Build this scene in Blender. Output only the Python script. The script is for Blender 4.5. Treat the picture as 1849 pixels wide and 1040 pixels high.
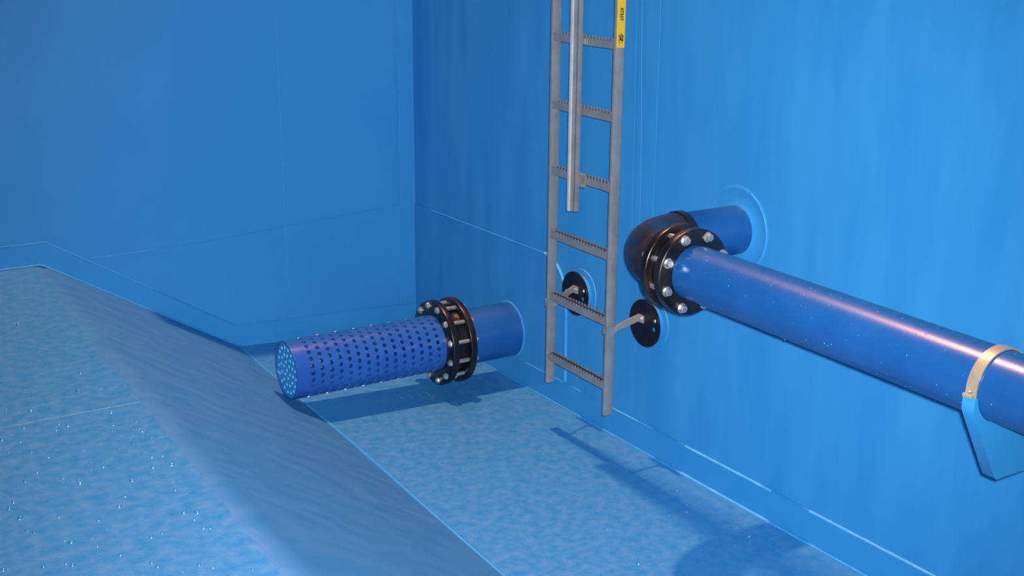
import bpy, bmesh, math, random
from mathutils import Vector, Matrix

for o in list(bpy.data.objects):
    bpy.data.objects.remove(o)
scene = bpy.context.scene
COL = scene.collection
PI = math.pi
random.seed(7)

# ---------------------------------------------------------------- camera
cam_data = bpy.data.cameras.new('camera')
cam = bpy.data.objects.new('camera', cam_data)
COL.objects.link(cam)
CAM = Vector((2.96087, 5.89053, 2.13773))
Rr = Vector((-0.85369547, 0.52071675, 0.00762373))
Ru = Vector((-0.14081958, -0.24491282, 0.95926407))
Rf = Vector((-0.50137202, -0.81784582, -0.28240807))
M = Matrix.Identity(4)
for i in range(3):
    M[i][0], M[i][1], M[i][2], M[i][3] = Rr[i], Ru[i], -Rf[i], CAM[i]
cam.matrix_world = M
cam_data.sensor_width = 36.0
cam_data.lens = 2147.289 / 1849.0 * 36.0
cam_data.shift_y = -(520 - 509.79) / 1849.0
cam_data.clip_start = 0.05
scene.camera = cam

# ---------------------------------------------------------------- world, lights, exposure
world = bpy.data.worlds.new('world')
scene.world = world
world.use_nodes = True
world.node_tree.nodes['Background'].inputs[0].default_value = (0.0, 0.0, 0.0, 1)
world.node_tree.nodes['Background'].inputs[1].default_value = 0.0

def lamp(name, kind, loc, energy, color, **kw):
    d = bpy.data.lights.new(name, kind)
    d.energy = energy
    d.color = color
    for k, v in kw.items():
        setattr(d, k, v)
    o = bpy.data.objects.new(name, d)
    o.location = loc
    COL.objects.link(o)
    return o
# warm lamp hanging high up in the tank shaft
hi = lamp('ceiling_lamp', 'AREA', (0.22, 0.22, 7.9), 840, (1.0, 0.42, 0.20), shape='DISK', size=0.22)
# the photographer's flash, just right of and above the lens
fl = CAM + Rr * 0.035 + Ru * 0.035
flash = lamp('camera_flash', 'SPOT', fl, 1210, (0.93, 0.97, 1.0), shadow_soft_size=0.022,
             spot_size=math.radians(73), spot_blend=1.0)
flash.rotation_euler = (-Rf).to_track_quat('Z', 'Y').to_euler()

vs = scene.view_settings
vs.view_transform = 'Standard'
vs.look = 'None'
vs.exposure = 0.0
vs.gamma = 1.0
vs.use_curve_mapping = False

# ---------------------------------------------------------------- materials
def newmat(name):
    m = bpy.data.materials.new(name)
    m.use_nodes = True
    return m, m.node_tree.nodes, m.node_tree.links, m.node_tree.nodes['Principled BSDF']

def mat(name, c1, c2=None, scale=4.0, rough=0.4, rough2=None, metal=0.0, bump=0.0, bscale=120.0,
        stretch=(1, 1, 1), lo=0.35, hi=0.65, detail=6.0, spec=0.5, bdist=0.002):
    m, N, L, B = newmat(name)
    B.inputs['Metallic'].default_value = metal
    B.inputs['Roughness'].default_value = rough
    B.inputs['Specular IOR Level'].default_value = spec
    tc = N.new('ShaderNodeTexCoord')
    mp = N.new('ShaderNodeMapping')
    mp.inputs['Scale'].default_value = stretch
    L.new(tc.outputs['Object'], mp.inputs['Vector'])
    if c2 is None:
        B.inputs['Base Color'].default_value = (*c1, 1)
    else:
        nz = N.new('ShaderNodeTexNoise')
        nz.inputs['Scale'].default_value = scale
        nz.inputs['Detail'].default_value = detail
        L.new(mp.outputs['Vector'], nz.inputs['Vector'])
        rp = N.new('ShaderNodeValToRGB')
        rp.color_ramp.elements[0].position = lo
        rp.color_ramp.elements[1].position = hi
        rp.color_ramp.elements[0].color = (*c1, 1)
        rp.color_ramp.elements[1].color = (*c2, 1)
        L.new(nz.outputs['Fac'], rp.inputs['Fac'])
        L.new(rp.outputs['Color'], B.inputs['Base Color'])
        if rough2 is not None:
            mr = N.new('ShaderNodeMapRange')
            mr.inputs['From Min'].default_value = lo
            mr.inputs['From Max'].default_value = hi
            mr.inputs['To Min'].default_value = rough
            mr.inputs['To Max'].default_value = rough2
            L.new(nz.outputs['Fac'], mr.inputs['Value'])
            L.new(mr.outputs['Result'], B.inputs['Roughness'])
    if bump:
        n2 = N.new('ShaderNodeTexNoise')
        n2.inputs['Scale'].default_value = bscale
        n2.inputs['Detail'].default_value = 3.0
        L.new(mp.outputs['Vector'], n2.inputs['Vector'])
        bp = N.new('ShaderNodeBump')
        bp.inputs['Strength'].default_value = bump
        bp.inputs['Distance'].default_value = bdist
        L.new(n2.outputs['Fac'], bp.inputs['Height'])
        L.new(bp.outputs['Normal'], B.inputs['Normal'])
    return m

MT = {}
MT['wall'] = mat('blue_sheet_wall', (0.024, 0.225, 0.535), (0.034, 0.255, 0.57), scale=2.2, rough=0.5, bump=0.05,
                 bscale=14, stretch=(3, 3, .5), spec=0.3)
MT['wall_l'] = mat('blue_sheet_wall_plain', (0.024, 0.225, 0.535), (0.030, 0.245, 0.56), scale=1.3, rough=0.5, bump=0.06,
                   bscale=30, spec=0.3)
MT['skirt'] = mat('blue_sheet_skirting', (0.025, 0.235, 0.55), (0.030, 0.250, 0.57), scale=3, rough=0.4, spec=0.35)
MT['floor'] = mat('wet_blue_floor', (0.022, 0.198, 0.48), (0.048, 0.222, 0.48), scale=24.0, rough=0.24, rough2=0.44,
                  bump=0.30, bscale=140, stretch=(1, 1, 1), lo=0.30, hi=0.66, detail=14)
MT['slope'] = mat('wet_blue_slope', (0.026, 0.185, 0.445), (0.040, 0.203, 0.465), scale=9.0, rough=0.38, rough2=0.5,
                  bump=0.45, bscale=260, stretch=(.7, 1.5, 1), lo=0.3, hi=0.68, detail=14)
MT['weld'] = mat('pale_weld_bead', (0.06, 0.33, 0.66), (0.10, 0.40, 0.74), scale=20, rough=0.3)
MT['weld_dim'] = mat('blue_weld_bead', (0.030, 0.26, 0.59), (0.042, 0.29, 0.63), scale=20, rough=0.5, spec=.3)
MT['pipe'] = mat('blue_pipe', (0.0065, 0.070, 0.255), (0.009, 0.083, 0.28), scale=6, rough=0.30, bump=0.05, bscale=150)
MT['strainer'] = mat('blue_strainer', (0.016, 0.080, 0.33), (0.021, 0.093, 0.36), scale=6, rough=0.21)
MT['cap'] = mat('bright_blue_cap', (0.018, 0.25, 0.62), (0.024, 0.28, 0.66), scale=20, rough=0.4)
MT['cap_dot'] = mat('pale_blue_dot', (0.10, 0.46, 0.78), (0.16, 0.52, 0.82), scale=60, rough=0.3)
MT['black'] = mat('black_cast_iron', (0.004, 0.004, 0.006), (0.012, 0.009, 0.008), scale=14, rough=0.28, rough2=0.5, lo=.45, hi=.8,
                  bump=0.15, bscale=90)
MT['rusty'] = mat('black_iron_with_rust', (0.005, 0.004, 0.005), (0.032, 0.014, 0.007), scale=9, rough=0.3, rough2=0.5, lo=.50, hi=.75,
                  bump=0.2, bscale=60)
MT['zinc'] = mat('zinc_bolt', (0.42, 0.42, 0.44), (0.60, 0.58, 0.57), scale=40, rough=0.34, metal=0.8)
MT['steel'] = mat('galvanised_steel', (0.25, 0.24, 0.245), (0.30, 0.29, 0.285), scale=18, rough=0.30, metal=0.35)
MT['steel_lt'] = mat('bright_steel', (0.33, 0.315, 0.305), (0.39, 0.37, 0.355), scale=18, rough=0.28, metal=0.4)
MT['lip_highlight'] = mat('steel_lip_highlight', (0.56, 0.54, 0.52), (0.64, 0.62, 0.60), scale=18, rough=0.30, metal=0.2)  # paler steel colour stands in for the highlight along the rail edge
MT['dark'] = mat('dark_recess_shade', (0.03, 0.03, 0.035), (0.05, 0.05, 0.06), scale=18, rough=0.6)  # dark colour stands in for shade in rung holes and rail groove
MT['brass'] = mat('tan_metal_strap', (0.36, 0.29, 0.20), (0.44, 0.35, 0.24), scale=25, rough=0.36, metal=0.3)
MT['yellow'] = mat('yellow_sticker', (0.62, 0.38, 0.012), (0.68, 0.42, 0.02), scale=30, rough=0.4)
MT['ink'] = mat('black_print', (0.02, 0.016, 0.01), rough=0.5)
m, N, L, B = newmat('water_drop')
B.inputs['Base Color'].default_value = (0.03, 0.20, 0.42, 1)
B.inputs['Roughness'].default_value = 0.10
B.inputs['IOR'].default_value = 2.0
B.inputs['Specular IOR Level'].default_value = 1.0
MT['drop'] = m

# ---------------------------------------------------------------- helpers
def link(name, me, m, parent=None, smooth=None):
    me.materials.append(MT[m])
    if smooth is not None:
        for p in me.polygons:
            p.use_smooth = True
        me.set_sharp_from_angle(angle=math.radians(smooth))
    o = bpy.data.objects.new(name, me)
    COL.objects.link(o)
    if parent is not None:
        o.parent = parent
        o.matrix_parent_inverse = parent.matrix_world.inverted()
    return o

def obj(name, bm, m, parent=None, smooth=None):
    bmesh.ops.recalc_face_normals(bm, faces=bm.faces[:])
    me = bpy.data.meshes.new(name)
    bm.to_mesh(me)
    bm.free()
    return link(name, me, m, parent, smooth)

def empty(name, loc):
    o = bpy.data.objects.new(name, None)
    o.empty_display_size = 0.1
    o.location = loc
    o.matrix_world = Matrix.Translation(loc)
    COL.objects.link(o)
    return o

def tag(o, label=None, cat=None, group=None, kind=None):
    if label: o['label'] = label
    if cat: o['category'] = cat
    if group: o['group'] = group
    if kind: o['kind'] = kind
    return o

def box(bm, x0, x1, y0, y1, z0, z1):
    v = [bm.verts.new((x, y, z)) for x in (x0, x1) for y in (y0, y1) for z in (z0, z1)]
    for f in ((0, 1, 3, 2), (4, 6, 7, 5), (0, 4, 5, 1), (2, 3, 7, 6), (0, 2, 6, 4), (1, 5, 7, 3)):
        bm.faces.new([v[i] for i in f])
    return v

def bbox(x0, x1, y0, y1, z0, z1, bev=0.0):
    bm = bmesh.new()
    box(bm, x0, x1, y0, y1, z0, z1)
    if bev:
        bmesh.ops.bevel(bm, geom=bm.edges[:], offset=bev, segments=2, profile=0.5, affect='EDGES')
    return bm

def basis(axis):
    a = Vector(axis).normalized()
    h = Vector((0, 0, 1)) if abs(a.z) < 0.9 else Vector((1, 0, 0))
    u = a.cross(h).normalized()
    return a, u, a.cross(u).normalized()

def lathe(bm, p, axis, prof, n=48, closed=False):
    """prof: list of (distance along axis, radius)"""
    a, u, w = basis(axis)
    p = Vector(p)
    rings = []
    for d, r in prof:
        if r < 1e-6:
            rings.append([bm.verts.new(p + a * d)])
        else:
            rings.append([bm.verts.new(p + a * d + (u * math.cos(2*PI*k/n) + w * math.sin(2*PI*k/n)) * r) for k in range(n)])
    pairs = list(zip(rings, rings[1:]))
    if closed:
        pairs.append((rings[-1], rings[0]))
    for A, B_ in pairs:
        for k in range(n):
            k2 = (k + 1) % n
            f = []
            for v in (A[k % len(A)], A[k2 % len(A)], B_[k2 % len(B_)], B_[k % len(B_)]):
                if v not in f:
                    f.append(v)
            if len(f) > 2:
                bm.faces.new(f)

def tube(bm, pts, r, n=8, cap=True):
    pts = [Vector(q) for q in pts]
    prev = None
    rings = []
    for i, q in enumerate(pts):
        d = (pts[min(i+1, len(pts)-1)] - pts[max(i-1, 0)]).normalized()
        if prev is None:
            a, u, w = basis(d)
        else:
            u = (prev - d * prev.dot(d)).normalized()
            w = d.cross(u)
        prev = u
        rings.append([bm.verts.new(q + (u * math.cos(2*PI*k/n) + w * math.sin(2*PI*k/n)) * r) for k in range(n)])
    for A, B_ in zip(rings, rings[1:]):
        for k in range(n):
            bm.faces.new((A[k], A[(k+1) % n], B_[(k+1) % n], B_[k]))
    if cap:
        bm.faces.new(rings[0]); bm.faces.new(rings[-1])

def plate(name, loops, depth, m, frame, parent=None, smooth=None, bevel=0.0):
    """2D loops (outer first, then holes) filled and extruded; frame = (origin, u, v): depth runs +/- along u x v"""
    cu = bpy.data.curves.new(name, 'CURVE')
    cu.dimensions = '2D'
    cu.fill_mode = 'BOTH'
    cu.extrude = depth / 2
    cu.bevel_depth = bevel
    for lp in loops:
        s = cu.splines.new('POLY')
        s.points.add(len(lp) - 1)
        for i, q in enumerate(lp):
            s.points[i].co = (q[0], q[1], 0, 1)
        s.use_cyclic_u = True
    t = bpy.data.objects.new(name, cu)
    COL.objects.link(t)
    dg = bpy.context.evaluated_depsgraph_get()
    dg.update()
    me = bpy.data.meshes.new_from_object(t.evaluated_get(dg))
    bpy.data.objects.remove(t)
    bpy.data.curves.remove(cu)
    o, u, v = [Vector(q) for q in frame]
    n = u.cross(v)
    T = Matrix(((u.x, v.x, n.x, o.x), (u.y, v.y, n.y, o.y), (u.z, v.z, n.z, o.z), (0, 0, 0, 1)))
    me.transform(T)
    me.materials.clear()
    return link(name, me, m, parent, smooth)

def circ(cx, cy, r, n=48, a0=0.0):
    return [(cx + r * math.cos(a0 + 2*PI*k/n), cy + r * math.sin(a0 + 2*PI*k/n)) for k in range(n)]

XZ_FROM_Y = ((1, 0, 0), (0, 0, 1))     # u x v = -y
YZ_FROM_X = ((0, 1, 0), (0, 0, 1))     # u x v = +x

# ---------------------------------------------------------------- measures (metres, origin at the foot of the corner)
HS = 0.581          # platform height
XA, XB = 2.015, 1.062
FAR_X, FAR_Y, TOP = 6.5, 8.6, 8.3
def zf(x, y):       # sump floor falls a little towards the corner
    return (-0.060 + 0.0225 * min(y, 4.5)) * max(0.0, 1 - x / XB)

# ---------------------------------------------------------------- the setting
wr = tag(obj('wall_right', bbox(-0.25, 0, -0.25, FAR_Y, -0.3, TOP), 'wall'), kind='structure')
wl = tag(obj('wall_left', bbox(0, FAR_X, -0.25, 0, -0.3, TOP), 'wall_l'), kind='structure')
tag(obj('wall_back', bbox(-0.25, FAR_X, FAR_Y, FAR_Y + 0.25, -0.3, TOP), 'wall'), kind='structure')
tag(obj('wall_front', bbox(FAR_X, FAR_X + 0.25, -0.25, FAR_Y + .25, -0.3, TOP), 'wall'), kind='structure')
tag(obj('ceiling', bbox(-0.25, FAR_X + .25, -0.25, FAR_Y + .25, TOP, TOP + 0.2), 'wall'), kind='structure')

def surf(name, fn, xs, ys, m, drop=0.12, parent=None):
    bm = bmesh.new()
    g = [[bm.verts.new((x, y, fn(x, y))) for y in ys] for x in xs]
    for i in range(len(xs) - 1):
        for j in range(len(ys) - 1):
            bm.faces.new((g[i][j], g[i+1][j], g[i+1][j+1], g[i][j+1]))
    r = bmesh.ops.extrude_face_region(bm, geom=bm.faces[:])
    for v in r['geom']:
        if isinstance(v, bmesh.types.BMVert):
            v.co.z -= drop
    return obj(name, bm, m, parent)

def rng(a, b, n):
    return [a + (b - a) * i / n for i in range(n + 1)]
fl_ = tag(surf('floor', zf, rng(0, XB, 12), rng(0, FAR_Y, 40), 'floor'), kind='structure')
RND = 0.045         # the fold between slope and platform is rounded
def slope(x, y):
    g = HS / (XA - XB)
    if x < XA - RND: return g * (x - XB)
    if x > XA + RND: return HS
    t = (x - (XA - RND)) / (2 * RND)
    return g * (XA - RND - XB) + g * 2 * RND * (t - t * t / 2)
sl = surf('floor_slope', slope, [XB, XB + .3, XB + .6] + rng(XA - RND, XA + RND, 8), rng(0, FAR_Y, 8), 'slope', parent=fl_)
for p in sl.data.polygons: p.use_smooth = True
sl.data.set_sharp_from_angle(angle=math.radians(40))
# raised platform: two sheets with a welded joint between them
pA = surf('floor_sheet', lambda x, y: HS, (XA + RND, FAR_X), (0, 1.985), 'floor', parent=fl_)
pB = surf('floor_sheet', lambda x, y: HS + .001, (XA + RND, FAR_X), (1.985, FAR_Y), 'floor', parent=fl_)
def bead(name, pts, r, m, parent, n=8):
    bm = bmesh.new()
    tube(bm, pts, r, n)
    return obj(name, bm, m, parent, smooth=50)
bead('weld_seam', [(XA + .05, 1.987, HS - .001), (XA + .1, 1.986, HS - .001), (3.4, 1.985, HS - .001), (FAR_X, 1.985, HS - .001)], .0026, 'floor', fl_)
bead('weld_seam', [(XB + .004 * math.sin(y * 3), y, .001) for y in rng(0.01, FAR_Y - .02, 60)], .007, 'weld_dim', fl_)
# narrow floor strip welded along the foot of the right wall, in lengths
cuts = [0.05, 0.9, 1.795, 2.285, 3.05, 3.95, 5.0, 6.5, 8.4]
for a, b in zip(cuts, cuts[1:]):
    bm = bmesh.new()
    y0, y1 = a + .002, b - .002
    g = [(0.012, y0), (0.135, y0), (0.135, y1), (0.012, y1)]
    lo = [bm.verts.new((x, y, zf(x, y) - .004)) for x, y in g]
    up = [bm.verts.new((x, y, zf(x, y) + .0012)) for x, y in g]
    bm.faces.new(up); bm.faces.new(lo)
    for k in range(4):
        bm.faces.new((lo[k], lo[(k+1) % 4], up[(k+1) % 4], up[k]))
    obj('floor_strip', bm, 'floor', fl_)

# skirting of the left wall follows the floor profile
F_LEFT = (Vector((0, 0.0045, 0)), (1, 0, 0), (0, 0, 1))
tag(plate('baseboard_left', [[(0, -.06), (XB, 0), (XA, HS), (FAR_X, HS), (FAR_X, .695), (1.985, .693), (1.075, .118), (0, .078)]],
          .009, 'skirt', (Vector((0, .0045, 0)), (1, 0, 0), (0, 0, 1))), kind='structure')
bbl = bpy.data.objects['baseboard_left']
bead('weld_seam', [(0, .008, .080), (1.076, .008, .119)], .002, 'skirt', bbl)
bead('weld_seam', [(1.076, .009, .120), (1.985, .009, .694), (FAR_X - .01, .009, .696)], .003, 'skirt', bbl)
bead('weld_seam', [(XB + .01, .012, .006), (XA, .012, HS + .004), (FAR_X - .01, .012, HS + .004)], .006, 'skirt', bbl)
# added ledge out of view, put in to shade left wall and slope
tag(obj('shade_ledge_1', bbox(0.0, 1.10, 0, .214, 2.60, 2.70, .005), 'wall_l'), kind='structure')
# sheets of the left wall
plate('wall_sheet', [[(.0, .06), (1.07, .10), (1.92, .64), (1.86, .588), (1.72, .583), (1.2, .594), (.919, .614), (.45, .643), (.10, .668), (0, .668)]],
      .004, 'wall_l', (Vector((0, .0015, 0)), (1, 0, 0), (0, 0, 1)), wl)
for (x0, x1, z0, th) in ((.0, .092, .668, .011), (.768, FAR_X, .70, .003)):
    obj('wall_sheet', bbox(x0, x1, -.002, th - .002, z0, TOP - .01), 'wall_l', wl)
obj('wall_sheet', bbox(.0, .094, -.002, .006, .08, .668), 'wall_l', wl)
bead('weld_seam', [(.768 + .003 * math.sin(z * 2), .001, z) for z in rng(.3, TOP - .1, 40)], .0032, 'weld_dim', wl)
bead('weld_seam', [(.790, .000, z) for z in rng(.95, TOP - .1, 20)], .002, 'wall_l', wl)
bead('weld_seam', [(.093 + .002 * math.sin(z * 9), .008, z) for z in rng(.66, TOP - .1, 60)], .0024, 'weld_dim', wl)
bead('weld_seam', [(.096, .004, z) for z in rng(.10, .66, 10)], .0022, 'weld_dim', wl)
bead('weld_seam', [(1.098, .002, .15), (1.090, .002, .57)], .0022, 'wall_l', wl)
bead('weld_seam', [(.77, .003, .26), (.785, .003, .10)], .002, 'wall_l', wl)
bead('weld_seam', [(1.74, .003, .583), (1.2, .003, .594), (.919, .003, .614), (.45, .003, .643), (.09, .004, .669)], .0014, 'wall_l', wl)

# right wall: foot strip, lower patch with a rounded corner, vertical seams
bm = bmesh.new()
ysr = rng(0.0, FAR_Y, 40)
top = lambda y: .062 + .024 * min(y, 4.5)
A0 = [bm.verts.new((-.002, y, zf(0, y) - .02)) for y in ysr]
A1 = [bm.verts.new((.0055, y, zf(0, y) - .02)) for y in ysr]
A2 = [bm.verts.new((.005, y, top(y))) for y in ysr]
A3 = [bm.verts.new((-.002, y, top(y) + .004)) for y in ysr]
for P, Q in ((A0, A1), (A1, A2), (A2, A3)):
    for k in range(len(ysr) - 1):
        bm.faces.new((P[k], P[k+1], Q[k+1], Q[k]))
bbr = tag(obj('baseboard_right', bm, 'skirt'), kind='structure')
for a, b, mm, rr in ((1.90, 2.12, 'weld', .0035), (2.12, 2.44, 'skirt', .0025), (2.44, 2.94, 'weld', .006), (2.94, 3.14, 'skirt', .003),
                 (3.14, 4.2, 'weld', .006), (.02, 1.53, 'weld_dim', .003)):
    bead('weld_seam', [(.005, y, top(y) + .002) for y in rng(a, b, 8)], rr, mm, bbr)
for a, b, mm, rr in ((.05, 1.3, 'skirt', .004), (1.3, 2.4, 'weld_dim', .005), (2.4, 2.95, 'weld', .007), (2.95, 5.0, 'weld_dim', .006)):
    bead('weld_seam', [(.009, y, zf(0.01, y) + .003) for y in rng(a, b, 8)], rr, mm, bbr)
arc = [(1.36 + .185 * math.sin(t), .505 + .185 * math.cos(t)) for t in rng(0, PI/2, 12)]
plate('wall_sheet', [[(0, .03), (1.548, .09)] + arc[::-1] + [(0.01, .664)]], .005, 'wall',
      (Vector((.0018, 0, 0)), (0, 1, 0), (0, 0, 1)), wr)
bead('weld_seam', [(.004, .012, .664), (.004, .7, .677), (.004, 1.34, .690)], .0028, 'weld_dim', wr)
bead('weld_seam', [(.004, y, z) for y, z in arc], .0075, 'weld', wr)
bead('weld_seam', [(.003, 1.546, .505), (.003, 1.550, .30), (.003, 1.553, .11)], .0085, 'weld_dim', wr)
bead('weld_seam', [(.001, 2.075, .42), (.001, 2.068, 1.2), (.001, 2.03, 1.9), (.001, 2.03, TOP - .1)], .0016, 'wall', wr)
bead('weld_seam', [(.001, 2.02, .95), (.001, 2.0, 1.9), (.001, 2.0, TOP - .1)], .0012, 'wall', wr)
bead('weld_seam', [(.001, 2.16, 1.0), (.001, 2.15, 1.9), (.001, 2.15, TOP - .1)], .0012, 'wall', wr)
bead('weld_seam', [(.003, .004, z) for z in rng(.67, TOP - .1, 20)], .004, 'wall', wr)

# ---------------------------------------------------------------- bolts
def bolt_mesh(length, r=.009, head=.0155, headh=.013, nut=True):
    """bolt along +z: head starts at z=0 and sits above, shank runs down to -length"""
    bm = bmesh.new()
    lathe(bm, (0, 0, 0), (0, 0, 1), [(-.001, 0), (-.001, head * 1.25), (.003, head * 1.25), (.003, 0)], 16)
    lathe(bm, (0, 0, 0), (0, 0, 1), [(.003, 0), (.003, head), (headh * .8, head), (headh, head * .82), (headh, 0)], 6)
    lathe(bm, (0, 0, 0), (0, 0, 1), [(0, r), (-length - .018, r), (-length - .022, r * .6), (-length - .022, 0)], 10)
    if nut:
        lathe(bm, (0, 0, 0), (0, 0, 1), [(-length, r), (-length, head), (-length - .012, head), (-length - .012, r)], 6)
    bmesh.ops.recalc_face_normals(bm, faces=bm.faces[:])
    me = bpy.data.meshes.new('bolt')
    bm.to_mesh(me); bm.free()
    me.materials.append(MT['zinc'])
    return me

def put_bolts(me, parent, centre, axis, rb, n, a0):
    axis = Vector(axis).normalized()
    if abs(axis.x) > .5:
        u, w = Vector((0, 1, 0)), Vector((0, 0, 1))
    else:
        u, w = Vector((1, 0, 0)), Vector((0, 0, 1))
    q = axis.to_track_quat('Z', 'Y')
    for k in range(n):
        t = a0 + 2*PI*k/n
        o = bpy.data.objects.new('bolt', me)
        COL.objects.link(o)
        o.parent = parent
        o.matrix_parent_inverse = parent.matrix_world.inverted()
        o.rotation_mode = 'QUATERNION'
        o.rotation_quaternion = q @ Matrix.Rotation(random.uniform(0, 1), 3, 'Z').to_quaternion()
        o.location = Vector(centre) + (u * math.cos(t) + w * math.sin(t)) * rb

def ring_flange(name, centre, axis, d0, d1, ri, ro, m, parent, bolts=None, bev=.005, hole=.0):
    bm = bmesh.new()
    lathe(bm, centre, axis, [(d0, ri), (d0, ro - bev), (d0 + bev * .5, ro - bev * .2), (d0 + bev, ro), (d1 - bev, ro), (d1 - bev * .5, ro - bev * .2),
                             (d1, ro - bev), (d1, ri)], 64, closed=True)
    return obj(name, bm, m, parent, smooth=40)

# ---------------------------------------------------------------- suction strainer and the stub it is bolted to
YS, ZS, RS, XE = 1.0485, .2253, .1365, 1.190
st = empty('suction_strainer', (.80, YS, 0))
tag(st, 'blue perforated suction strainer lying horizontally above the sump floor, bolted to black flange', 'strainer')

def perforated(x0, x1, ncol, nrow, r, hr, lead0, lead1, th):
    bm = bmesh.new()
    cache = {}
    n2 = nrow * 2
    def P(x, a, rr):
        return (x, YS + rr * math.cos(a), ZS + rr * math.sin(a))
    def V(x, j):          # shared lattice vertex (half steps round the pipe)
        j %= n2
        k = (round(x, 6), j)
        if k not in cache:
            cache[k] = bm.verts.new(P(x, 2*PI*j/n2, r))
        return cache[k]
    dx = (x1 - x0) / ncol
    for c in range(ncol):
        xa, xb = x0 + c * dx, x0 + (c + 1) * dx
        xm = (xa + xb) / 2
        for k in range(nrow):
            j = 2 * k + (c % 2)
            am = 2*PI*(j + 1)/n2
            outer = [V(xb, j + 1), V(xb, j + 2), None, V(xa, j + 2), V(xa, j + 1), V(xa, j), None, V(xb, j)]
            def mid(jj):
                kk = (round(xm, 6), jj % n2)
                if kk not in cache:
                    cache[kk] = bm.verts.new(P(xm, 2*PI*jj/n2, r))
                return cache[kk]
            outer[2] = mid(j + 2); outer[6] = mid(j)
            hole = []; inner = []
            for i in range(8):
                t = PI/4 * i
                q = (xm + hr * math.cos(t), am + hr * math.sin(t) / r)
                hole.append(bm.verts.new(P(q[0], q[1], r)))
                inner.append(bm.verts.new(P(q[0], q[1], r - th)))
            for i in range(8):
                i2 = (i + 1) % 8
                bm.faces.new((outer[i], outer[i2], hole[i2], hole[i]))
                bm.faces.new((hole[i], hole[i2], inner[i2], inner[i]))
    for xa, xb in ((lead0, x0), (x1, lead1)):
        for j in range(n2):
            bm.faces.new((V(xa, j), V(xa, j + 1), V(xb, j + 1), V(xb, j)))
    # rolled rim at the free end
    R2 = [bm.verts.new(P(lead1 - .0, 2*PI*j/n2, r - .010)) for j in range(n2)]
    R3 = [bm.verts.new(P(lead1 - .020, 2*PI*j/n2, r - .010)) for j in range(n2)]
    for j in range(n2):
        bm.faces.new((V(lead1, j), V(lead1, j + 1), R2[(j+1) % n2], R2[j]))
        bm.faces.new((R2[j], R2[(j+1) % n2], R3[(j+1) % n2], R3[j]))
    return bm
obj('perforated_body', perforated(.455, 1.135, 15, 26, RS, .0102, .41, XE, .024), 'strainer', st, smooth=35)
# end cap with its pattern of pale domed dots filling its holes
dots = [(0, 0)]
for rr, nn in ((.038, 6), (.072, 12), (.105, 17)):
    dots += [(rr * math.cos(2*PI*k/nn + rr * 20), rr * math.sin(2*PI*k/nn + rr * 20)) for k in range(nn)]
cap = plate('end_cap', [circ(0, 0, RS - .009, 64)] + [circ(x, y, .0085, 12) for x, y in dots], .010, 'cap',
            (Vector((XE - .010, YS, ZS)), (0, 1, 0), (0, 0, 1)), st)
me = None
for x, y in dots:
    if me is None:
        bm = bmesh.new()
        lathe(bm, (0, 0, 0), (1, 0, 0), [(-.004, .0085), (.003, .0085), (.0055, .006), (.0065, 0)], 12)
        bmesh.ops.recalc_face_normals(bm, faces=bm.faces[:])
        me = bpy.data.meshes.new('cap_dot'); bm.to_mesh(me); bm.free()
        me.materials.append(MT['cap_dot'])
        for p in me.polygons: p.use_smooth = True
    o = bpy.data.objects.new('cap_dot', me)
    COL.objects.link(o)
    o.parent = cap
    o.location = (XE - .008, YS + x, ZS + y)
f1 = ring_flange('flange_ring', (0, YS, ZS), (1, 0, 0), .402, .436, RS + .001, .208, 'black', st)
bm = bmesh.new()
lathe(bm, (0, YS, ZS), (1, 0, 0), [(.376, 0), (.376, .168), (.402, .168), (.402, RS)], 48)
obj('stub_flange', bm, 'black', st, smooth=40)
put_bolts(bolt_mesh(.128, r=.0095, head=.0135), st, (.437, YS, ZS), (1, 0, 0), .184, 12, math.radians(15))

ws = empty('wall_pipe_stub', (.15, YS, 0))
tag(ws, 'short plain dark blue pipe stub coming out of wall behind the perforated strainer', 'pipe')
bm = bmesh.new()
lathe(bm, (0, YS, ZS), (1, 0, 0), [(-.02, RS), (.345, RS)], 64)
obj('pipe', bm, 'pipe', ws, smooth=40)
bm = bmesh.new()
lathe(bm, (0, YS, ZS), (1, 0, 0), [(-.01, RS + .012), (.002, RS + .011), (.006, RS + .006), (.008, RS), (.0, RS - .002)], 64)
obj('weld_collar', bm, 'weld_dim', ws, smooth=60)
ring_flange('flange_ring', (0, YS, ZS), (1, 0, 0), .305, .340, RS + .001, .208, 'black', ws)
bm = bmesh.new()
lathe(bm, (0, YS, ZS), (1, 0, 0), [(.340, RS), (.340, .168), (.373, .168), (.373, 0)], 48)
obj('stub_flange', bm, 'black', ws, smooth=40)

# ---------------------------------------------------------------- upper pipe run
XU, ZU, YU, RP = .5177, 1.0834, 2.6598, .0912
RB = .250
stub = empty('wall_pipe_stub', (.14, YU, ZU))
tag(stub, 'short dark blue pipe stub high on the right wall leading into the black elbow', 'pipe')
bm = bmesh.new()
lathe(bm, (0, YU, ZU), (1, 0, 0), [(-.02, RP), (.30, RP)], 64)
obj('pipe', bm, 'pipe', stub, smooth=40)
bm = bmesh.new()
lathe(bm, (0, YU, ZU), (1, 0, 0), [(-.01, .168), (.002, .166), (.004, .160), (.0045, .154), (.003, .148), (.003, .108), (.006, .101), (.009, RP), (0, RP - .002)], 64)
obj('wall_collar', bm, 'wall', stub, smooth=60)
bm = bmesh.new()
tube(bm, [(.003, YU + .160 * math.cos(t), ZU + .160 * math.sin(t)) for t in rng(math.radians(-75), math.radians(65), 24)], .0035, 8)
obj('weld_seam', bm, 'weld_dim', stub, smooth=60)

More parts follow.
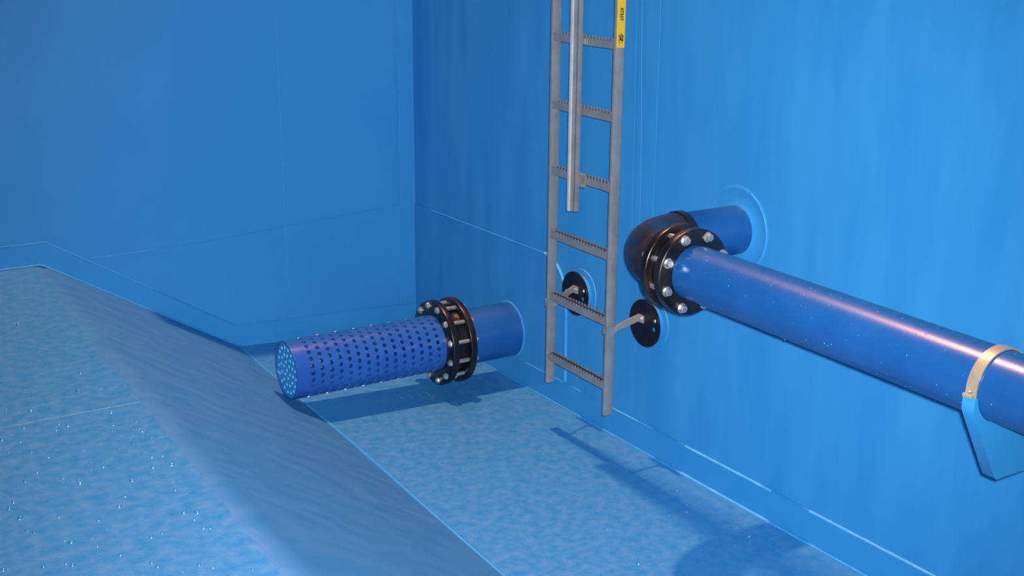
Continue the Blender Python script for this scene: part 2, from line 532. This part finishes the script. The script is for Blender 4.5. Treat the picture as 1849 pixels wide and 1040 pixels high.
elb = empty('pipe_elbow', (XU - .1, YU + .1, ZU))
tag(elb, 'black rust-tinged cast elbow turning the upper pipe along the right wall', 'pipe elbow')
cx, cy = XU - RB, YU + RB       # bend centre
def bend(bm, r0, r1, n=40, seg=20):
    rings = []
    for i in range(seg + 1):
        t = PI/2 * i / seg
        pos = Vector((cx + RB * math.sin(t), cy - RB * math.cos(t), ZU))
        rad = Vector((math.sin(t), -math.cos(t), 0))
        r = r0 + (r1 - r0) * i / seg
        rings.append([bm.verts.new(pos + (rad * math.cos(2*PI*k/n) + Vector((0, 0, 1)) * math.sin(2*PI*k/n)) * r) for k in range(n)])
    for A, B_ in zip(rings, rings[1:]):
        for k in range(n):
            bm.faces.new((A[k], A[(k+1) % n], B_[(k+1) % n], B_[k]))
bm = bmesh.new()
bend(bm, .0955, .101)
obj('elbow_body', bm, 'rusty', elb, smooth=60)
bm = bmesh.new()
lathe(bm, (cx, YU, ZU), (1, 0, 0), [(-.012, RP), (-.012, .098), (-.006, .101), (.02, .101), (.025, .0955)], 48)
obj('socket_lip', bm, 'black', elb, smooth=40)
bm = bmesh.new()
lathe(bm, (XU, 0, ZU), (0, 1, 0), [(cy - .002, .101), (2.925, .107), (2.938, .112)], 48)
obj('neck', bm, 'rusty', elb, smooth=40)
ring_flange('flange_ring', (XU, 0, ZU), (0, 1, 0), 2.930, 2.962, .09, .144, 'rusty', elb)
bm = bmesh.new()
lathe(bm, (XU, 0, ZU), (0, 1, 0), [(2.962, .118), (2.981, .118), (2.981, .0)], 48)
obj('stub_flange', bm, 'black', elb, smooth=40)

run = empty('long_pipe', (XU, 4.2, ZU))
tag(run, 'long glossy blue pipe running along the right wall towards the viewer', 'pipe')
bm = bmesh.new()
lathe(bm, (XU, 0, ZU), (0, 1, 0), [(3.0, RP), (FAR_Y + .02, RP)], 64)
obj('pipe', bm, 'pipe', run, smooth=40)
ring_flange('flange_ring', (XU, 0, ZU), (0, 1, 0), 3.003, 3.036, RP + .001, .144, 'black', run)
bm = bmesh.new()
lathe(bm, (XU, 0, ZU), (0, 1, 0), [(2.983, 0), (2.983, .118), (3.003, .118), (3.003, RP)], 48)
obj('stub_flange', bm, 'black', run, smooth=40)
put_bolts(bolt_mesh(.106, r=.009, head=.0135, headh=.018), run, (XU, 3.037, ZU), (0, 1, 0), .1225, 8, math.radians(22.5))

# ---------------------------------------------------------------- bracket carrying the long pipe
PY0, PY1 = 4.167, 4.203
br = empty('pipe_bracket', (.2, (PY0 + PY1) / 2, .83))
tag(br, 'light blue wall bracket plate cradling the long pipe under a tan metal strap', 'bracket')
sadd = [(XU + (RP + .001) * math.cos(t), ZU + (RP + .001) * math.sin(t)) for t in rng(math.radians(-8), math.radians(-172), 24)]
plate('plate', [[(0, .828), (.494, .828), (.503, .833), (.606, 1.012), (.618, 1.034), (.618, sadd[0][1])] + sadd + [(.40, sadd[-1][1]), (0, 1.05)]],
      PY1 - PY0, 'skirt', (Vector((0, (PY0 + PY1) / 2, 0)), (1, 0, 0), (0, 0, 1)), br)
bm = bmesh.new()
ri, ro = RP + .0015, RP + .006
a0, a1 = math.radians(-10), math.radians(190)
prof = []
y0, y1 = PY0 + .003, PY1 - .003
for t in rng(a0, a1, 40):
    prof.append([bm.verts.new((XU + r * math.cos(t), y, ZU + r * math.sin(t))) for r, y in ((ri, y0), (ro, y0), (ro, y1), (ri, y1))])
for A, B_ in zip(prof, prof[1:]):
    for k in range(4):
        bm.faces.new((A[k], A[(k+1) % 4], B_[(k+1) % 4], B_[k]))
bm.faces.new(prof[0]); bm.faces.new(prof[-1])
strap = obj('strap', bm, 'brass', br, smooth=40)
obj('strap_tab', bbox(.592, .628, PY0 + .004, PY1 - .006, sadd[0][1] - .001, sadd[0][1] + .008, .0015), 'brass', br)
bm = bmesh.new()
lathe(bm, (.614, (PY0 + PY1) / 2, sadd[0][1] + .007), (0, 0, 1), [(0, .007), (.006, .007), (.008, .004), (.008, 0)], 6)
obj('screw', bm, 'zinc', br)

# ---------------------------------------------------------------- ladder
XF, XK = .215, .171          # front and back of the side rails
YL0, YL1, YR0, YR1 = 1.698, 1.716, 2.138, 2.156
LZ0, LZ1 = .195, 5.2
lad = empty('fixed_ladder', (.19, 1.93, LZ0))
tag(lad, 'galvanised steel fixed ladder with serrated rungs on the right wall', 'ladder')
for y0, y1, out in ((YL0, YL1, -1), (YR0, YR1, 1)):
    obj('rail', bbox(XK, XF, y0, y1, LZ0, LZ1, .0055), 'steel', lad, smooth=35)
def rung_mesh():
    bm = bmesh.new()
    y0, y1 = YL1, YR0
    x0, x1 = XF - .036, XF - .004
    # upturned channel: front and back web, sunken tread coloured dark as shade between the teeth
    box(bm, x1 - .003, x1, y0, y1, -.017, .012)
    box(bm, x0, x0 + .003, y0, y1, -.017, .012)
    nf = len(bm.faces)
    box(bm, x0 + .003, x1 - .003, y0, y1, .002, .0115)
    bm.faces.ensure_lookup_table()
    for f in bm.faces[nf:]:
        f.material_index = 1
    n = 19
    for k in range(n):
        c = y0 + (y1 - y0) * (k + .5) / n
        w = (y1 - y0) / n * .31
        for xx in (x1 - .003, x0):
            vs_ = [bm.verts.new((xx + d, yy, zz)) for d in (0, .003) for yy, zz in ((c - w, .011), (c - w * .7, .0205), (c + w * .7, .0205), (c + w, .011))]
            bm.faces.new(vs_[:4]); bm.faces.new(vs_[4:])
            for i in range(4):
                bm.faces.new((vs_[i], vs_[(i+1) % 4], vs_[4 + (i+1) % 4], vs_[4 + i]))
    bmesh.ops.recalc_face_normals(bm, faces=bm.faces[:])
    me = bpy.data.meshes.new('rung'); bm.to_mesh(me); bm.free()
    me.materials.append(MT['steel'])
    me.materials.append(MT['dark'])
    return me
rm = rung_mesh()
z = .3267
while z < LZ1 - .05:
    o = bpy.data.objects.new('rung', rm)
    COL.objects.link(o)
    o.parent = lad
    o.matrix_parent_inverse = lad.matrix_world.inverted()
    o.location = (0, 0, z)
    z += .28
# wall brackets: clip round the rail, arm to the wall, bent foot on the black disc
for y0, y1, dy in ((YL0, YL1, -.052), (YR0, YR1, -.010)):
    zb = .578
    bm = bmesh.new()
    box(bm, XK - .004, XF + .004, y0 - .004, y1 + .004, zb - .022, zb + .010)
    arm = obj('bracket_arm', bm, 'steel', lad)
    bm = bmesh.new()
    q = [(XK + .004, zb - .014), (.050, zb + .008), (.050, zb + .040), (XK + .004, zb + .014)]
    a = [bm.verts.new((x, y1 + .001 + dy * (.171 - x) / .12, zz)) for x, zz in q]
    b = [bm.verts.new((x, y1 + .006 + dy * (.171 - x) / .12, zz)) for x, zz in q]
    bm.faces.new(a); bm.faces.new(b)
    for i in range(4):
        bm.faces.new((a[i], a[(i+1) % 4], b[(i+1) % 4], b[i]))
    yy = y1 + .001 + dy
    box(bm, .044, .050, yy, yy + .036, zb + .008, zb + .040)
    obj('wall_foot', bm, 'steel_lt', lad)
    bm = bmesh.new()
    lathe(bm, (.050, yy + .021, zb + .024), (1, 0, 0), [(0, .009), (.006, .009), (.008, .006), (.008, 0)], 6)
    obj('bolt', bm, 'zinc', lad)
# yellow sticker with its print on the right rail
stk = obj('sticker', bbox(XK + .003, XF - .003, YR1 + .0002, YR1 + .0012, 1.716, 2.16), 'yellow', lad)
stk['label'] = 'yellow sticker with black number on the rail'
def text(body, size, loc, name, parent, bold=0.0, sx=1.0):
    cu = bpy.data.curves.new(name, 'FONT')
    cu.body = body
    cu.size = size
    cu.align_x = 'CENTER'
    cu.align_y = 'CENTER'
    cu.extrude = .0004
    cu.offset = bold
    t = bpy.data.objects.new(name, cu)
    COL.objects.link(t)
    dg = bpy.context.evaluated_depsgraph_get(); dg.update()
    me = bpy.data.meshes.new_from_object(t.evaluated_get(dg))
    bpy.data.objects.remove(t)
    # reading direction runs down (-z), letter tops point to -x, normal +y
    ex, ey, ez = Vector((0, 0, -1)) * sx, Vector((-1, 0, 0)), Vector((0, 1, 0))
    T = Matrix(((ex.x, ey.x, ez.x, loc[0]), (ex.y, ey.y, ez.y, loc[1]), (ex.z, ey.z, ez.z, loc[2]), (0, 0, 0, 1)))
    me.transform(T)
    me.materials.clear()
    return link(name, me, 'ink', parent)
SY = YR1 + .0016
text('47357', .020, (.192, SY, 1.842), 'number', stk, .0006, 1.0)
text('GR', .021, (.192, SY, 1.752), 'emblem', stk, .0012, .95)
bm = bmesh.new()
n = 28
ro = [[bm.verts.new((.192 + a * math.cos(2*PI*k/n), SY, 1.752 + b * math.sin(2*PI*k/n))) for k in range(n)] for a, b in ((.0125, .020), (.0110, .0183))]
ri_ = [[bm.verts.new((v.co.x, SY + .0004, v.co.z)) for v in rr] for rr in ro]
for k in range(n):
    k2 = (k + 1) % n
    bm.faces.new((ri_[0][k], ri_[0][k2], ri_[1][k2], ri_[1][k]))
    bm.faces.new((ro[0][k], ro[0][k2], ri_[0][k2], ri_[0][k]))
obj('emblem_ring', bm, 'ink', stk)

# fall-arrest guide rail in front of the rungs
GX0, GX1, GY0, GY1, GZ0 = .2165, .2625, 1.916, 1.938, 1.036
gr = empty('fall_arrest_rail', (.24, 1.927, GZ0))
tag(gr, 'narrow grooved steel guide rail hanging down the middle of the ladder', 'guide rail')
obj('front_highlight_lip', bbox(GX1 - .005, GX1 + .001, GY0 - .001, GY1 - .004, GZ0, LZ1, .002), 'lip_highlight', gr, smooth=35)  # thin strip added as a painted highlight on the front edge
obj('front_flange', bbox(.2425, GX1 - .004, GY0, GY1, GZ0, LZ1, .002), 'steel', gr, smooth=35)
obj('back_flange', bbox(GX0, .2375, GY0, GY1, GZ0 - .004, LZ1, .002), 'steel', gr, smooth=35)
obj('web', bbox(.2375, .2425, GY0 + .004, GY1 - .006, GZ0 + .002, LZ1), 'dark', gr)  # groove shade put into the web colour
for zz in (.3267 + .28 * 3, .3267 + .28 * 5, .3267 + .28 * 8):
    if zz < 1.3:
        bm = bmesh.new()
        box(bm, XF - .002, XF + .003, GY1, GY1 + .042, zz - .030, zz + .030)
        obj('clamp_plate', bm, 'steel', gr)
        for dz in (-.021, .022):
            bm = bmesh.new()
            lathe(bm, (XF + .003, GY1 + .026, zz + dz), (1, 0, 0), [(0, .009), (.008, .009), (.010, .006), (.010, 0)], 6)
            obj('bolt', bm, 'zinc', gr)
    else:
        bm = bmesh.new()
        box(bm, XF - .002, XF + .003, GY1, GY1 + .016, zz - .012, zz + .010)
        obj('clamp_plate', bm, 'steel', gr)

# ---------------------------------------------------------------- round black anchor plates behind the ladder feet
for yc, zc, lab in ((1.670, .579, 'round black anchor plate on the wall seen between the ladder rails'),
                    (2.182, .585, 'round black anchor plate on the wall right of the ladder, below the elbow')):
    d = empty('anchor_plate', (.0, yc, zc))
    tag(d, lab, 'anchor plate', 'round black anchor plates of the ladder')
    plate('plate', [circ(0, 0, .100, 48), circ(.062, -.010, .0125, 14), circ(-.072, -.006, .0125, 14)], .006, 'black',
          (Vector((.0395, yc, zc)), (0, 1, 0), (0, 0, 1)), d, bevel=.001)
    bm = bmesh.new()
    lathe(bm, (0, yc, zc), (1, 0, 0), [(-.002, .110), (.004, .107), (.006, .080), (.034, .078), (.035, 0)], 48)
    obj('weld_boss', bm, 'wall', d, smooth=40)
    bm = bmesh.new()
    lathe(bm, (.0445, yc + .074, zc + .030), (1, 0, 0), [(0, .007), (.004, .006), (.006, 0)], 10)
    obj('bolt', bm, 'zinc', d, smooth=60)

# ---------------------------------------------------------------- water droplets
def drops(name, spots, m='drop', parent=None):
    verts, faces = [], []
    n = 8
    for p, nrm, r, h in spots:
        a, u, w = basis(nrm)
        p = Vector(p)
        ang = random.uniform(0, PI); st_ = random.uniform(.8, 1.4)
        u2 = u * math.cos(ang) + w * math.sin(ang); w2 = a.cross(u2)
        b = len(verts)
        for lv, rr in ((-.1, 1.0), (.45, .86), (.85, .5)):
            for k in range(n):
                t = 2*PI*k/n
                verts.append(p + a * (h * lv) + (u2 * math.cos(t) * st_ + w2 * math.sin(t)) * (r * rr))
        verts.append(p + a * h)
        for lv in range(2):
            for k in range(n):
                k2 = (k + 1) % n
                faces.append((b + lv*n + k, b + lv*n + k2, b + lv*n + n + k2, b + lv*n + n + k))
        for k in range(n):
            faces.append((b + 2*n + k, b + 2*n + (k+1) % n, b + 3*n))
    me = bpy.data.meshes.new(name)
    me.from_pydata([tuple(v) for v in verts], [], faces)
    for p in me.polygons: p.use_smooth = True
    return link(name, me, m, parent)
R_ = random.Random(11)
sp = []
while len(sp) < 620:
    x, y = R_.uniform(XA + .08, 3.3), R_.uniform(.2, 4.2)
    if R_.random() < .12 + .88 * min(1, max(0, (y - 1.2) / 1.4)):
        r = .0018 + .0070 * R_.random() ** 2.0
        sp.append(((x, y, HS + (.001 if y > 1.985 else 0)), (0, 0, 1), r, r * .9))
tag(drops('water_droplets', sp), 'scattered glittering water droplets on the raised wet platform', 'droplets', kind='stuff')
sp = []
while len(sp) < 90:
    x, y = R_.uniform(.1, XB - .03), R_.uniform(1.7, 4.0)
    if R_.random() < .2 + .8 * min(1, max(0, (y - 2.0) / .8)):
        r = .0016 + .0055 * R_.random() ** 2.0
        sp.append(((x, y, zf(x, y)), (0, 0, 1), r, r * .9))
tag(drops('water_droplets', sp), 'few sparkling water droplets on the sump floor beside the slope foot', 'droplets', kind='stuff')
sp = []
for k in range(150):
    t = R_.uniform(math.radians(-60), math.radians(110)); y = R_.uniform(3.06, 5.2)
    nr = Vector((math.cos(t), 0, math.sin(t)))
    r = R_.uniform(.0011, .0024)
    sp.append((Vector((XU, y, ZU)) + nr * RP, nr, r, r * .6))
for k in range(170):                       # beads hanging along the underside
    t = R_.gauss(math.radians(-82), .09); y = R_.uniform(3.05, 5.2)
    nr = Vector((math.cos(t), 0, math.sin(t)))
    r = R_.uniform(.0016, .0034)
    sp.append((Vector((XU, y, ZU)) + nr * RP, nr, r, r * .8))
tag(drops('water_droplets', sp, 'drop', run), kind='stuff')
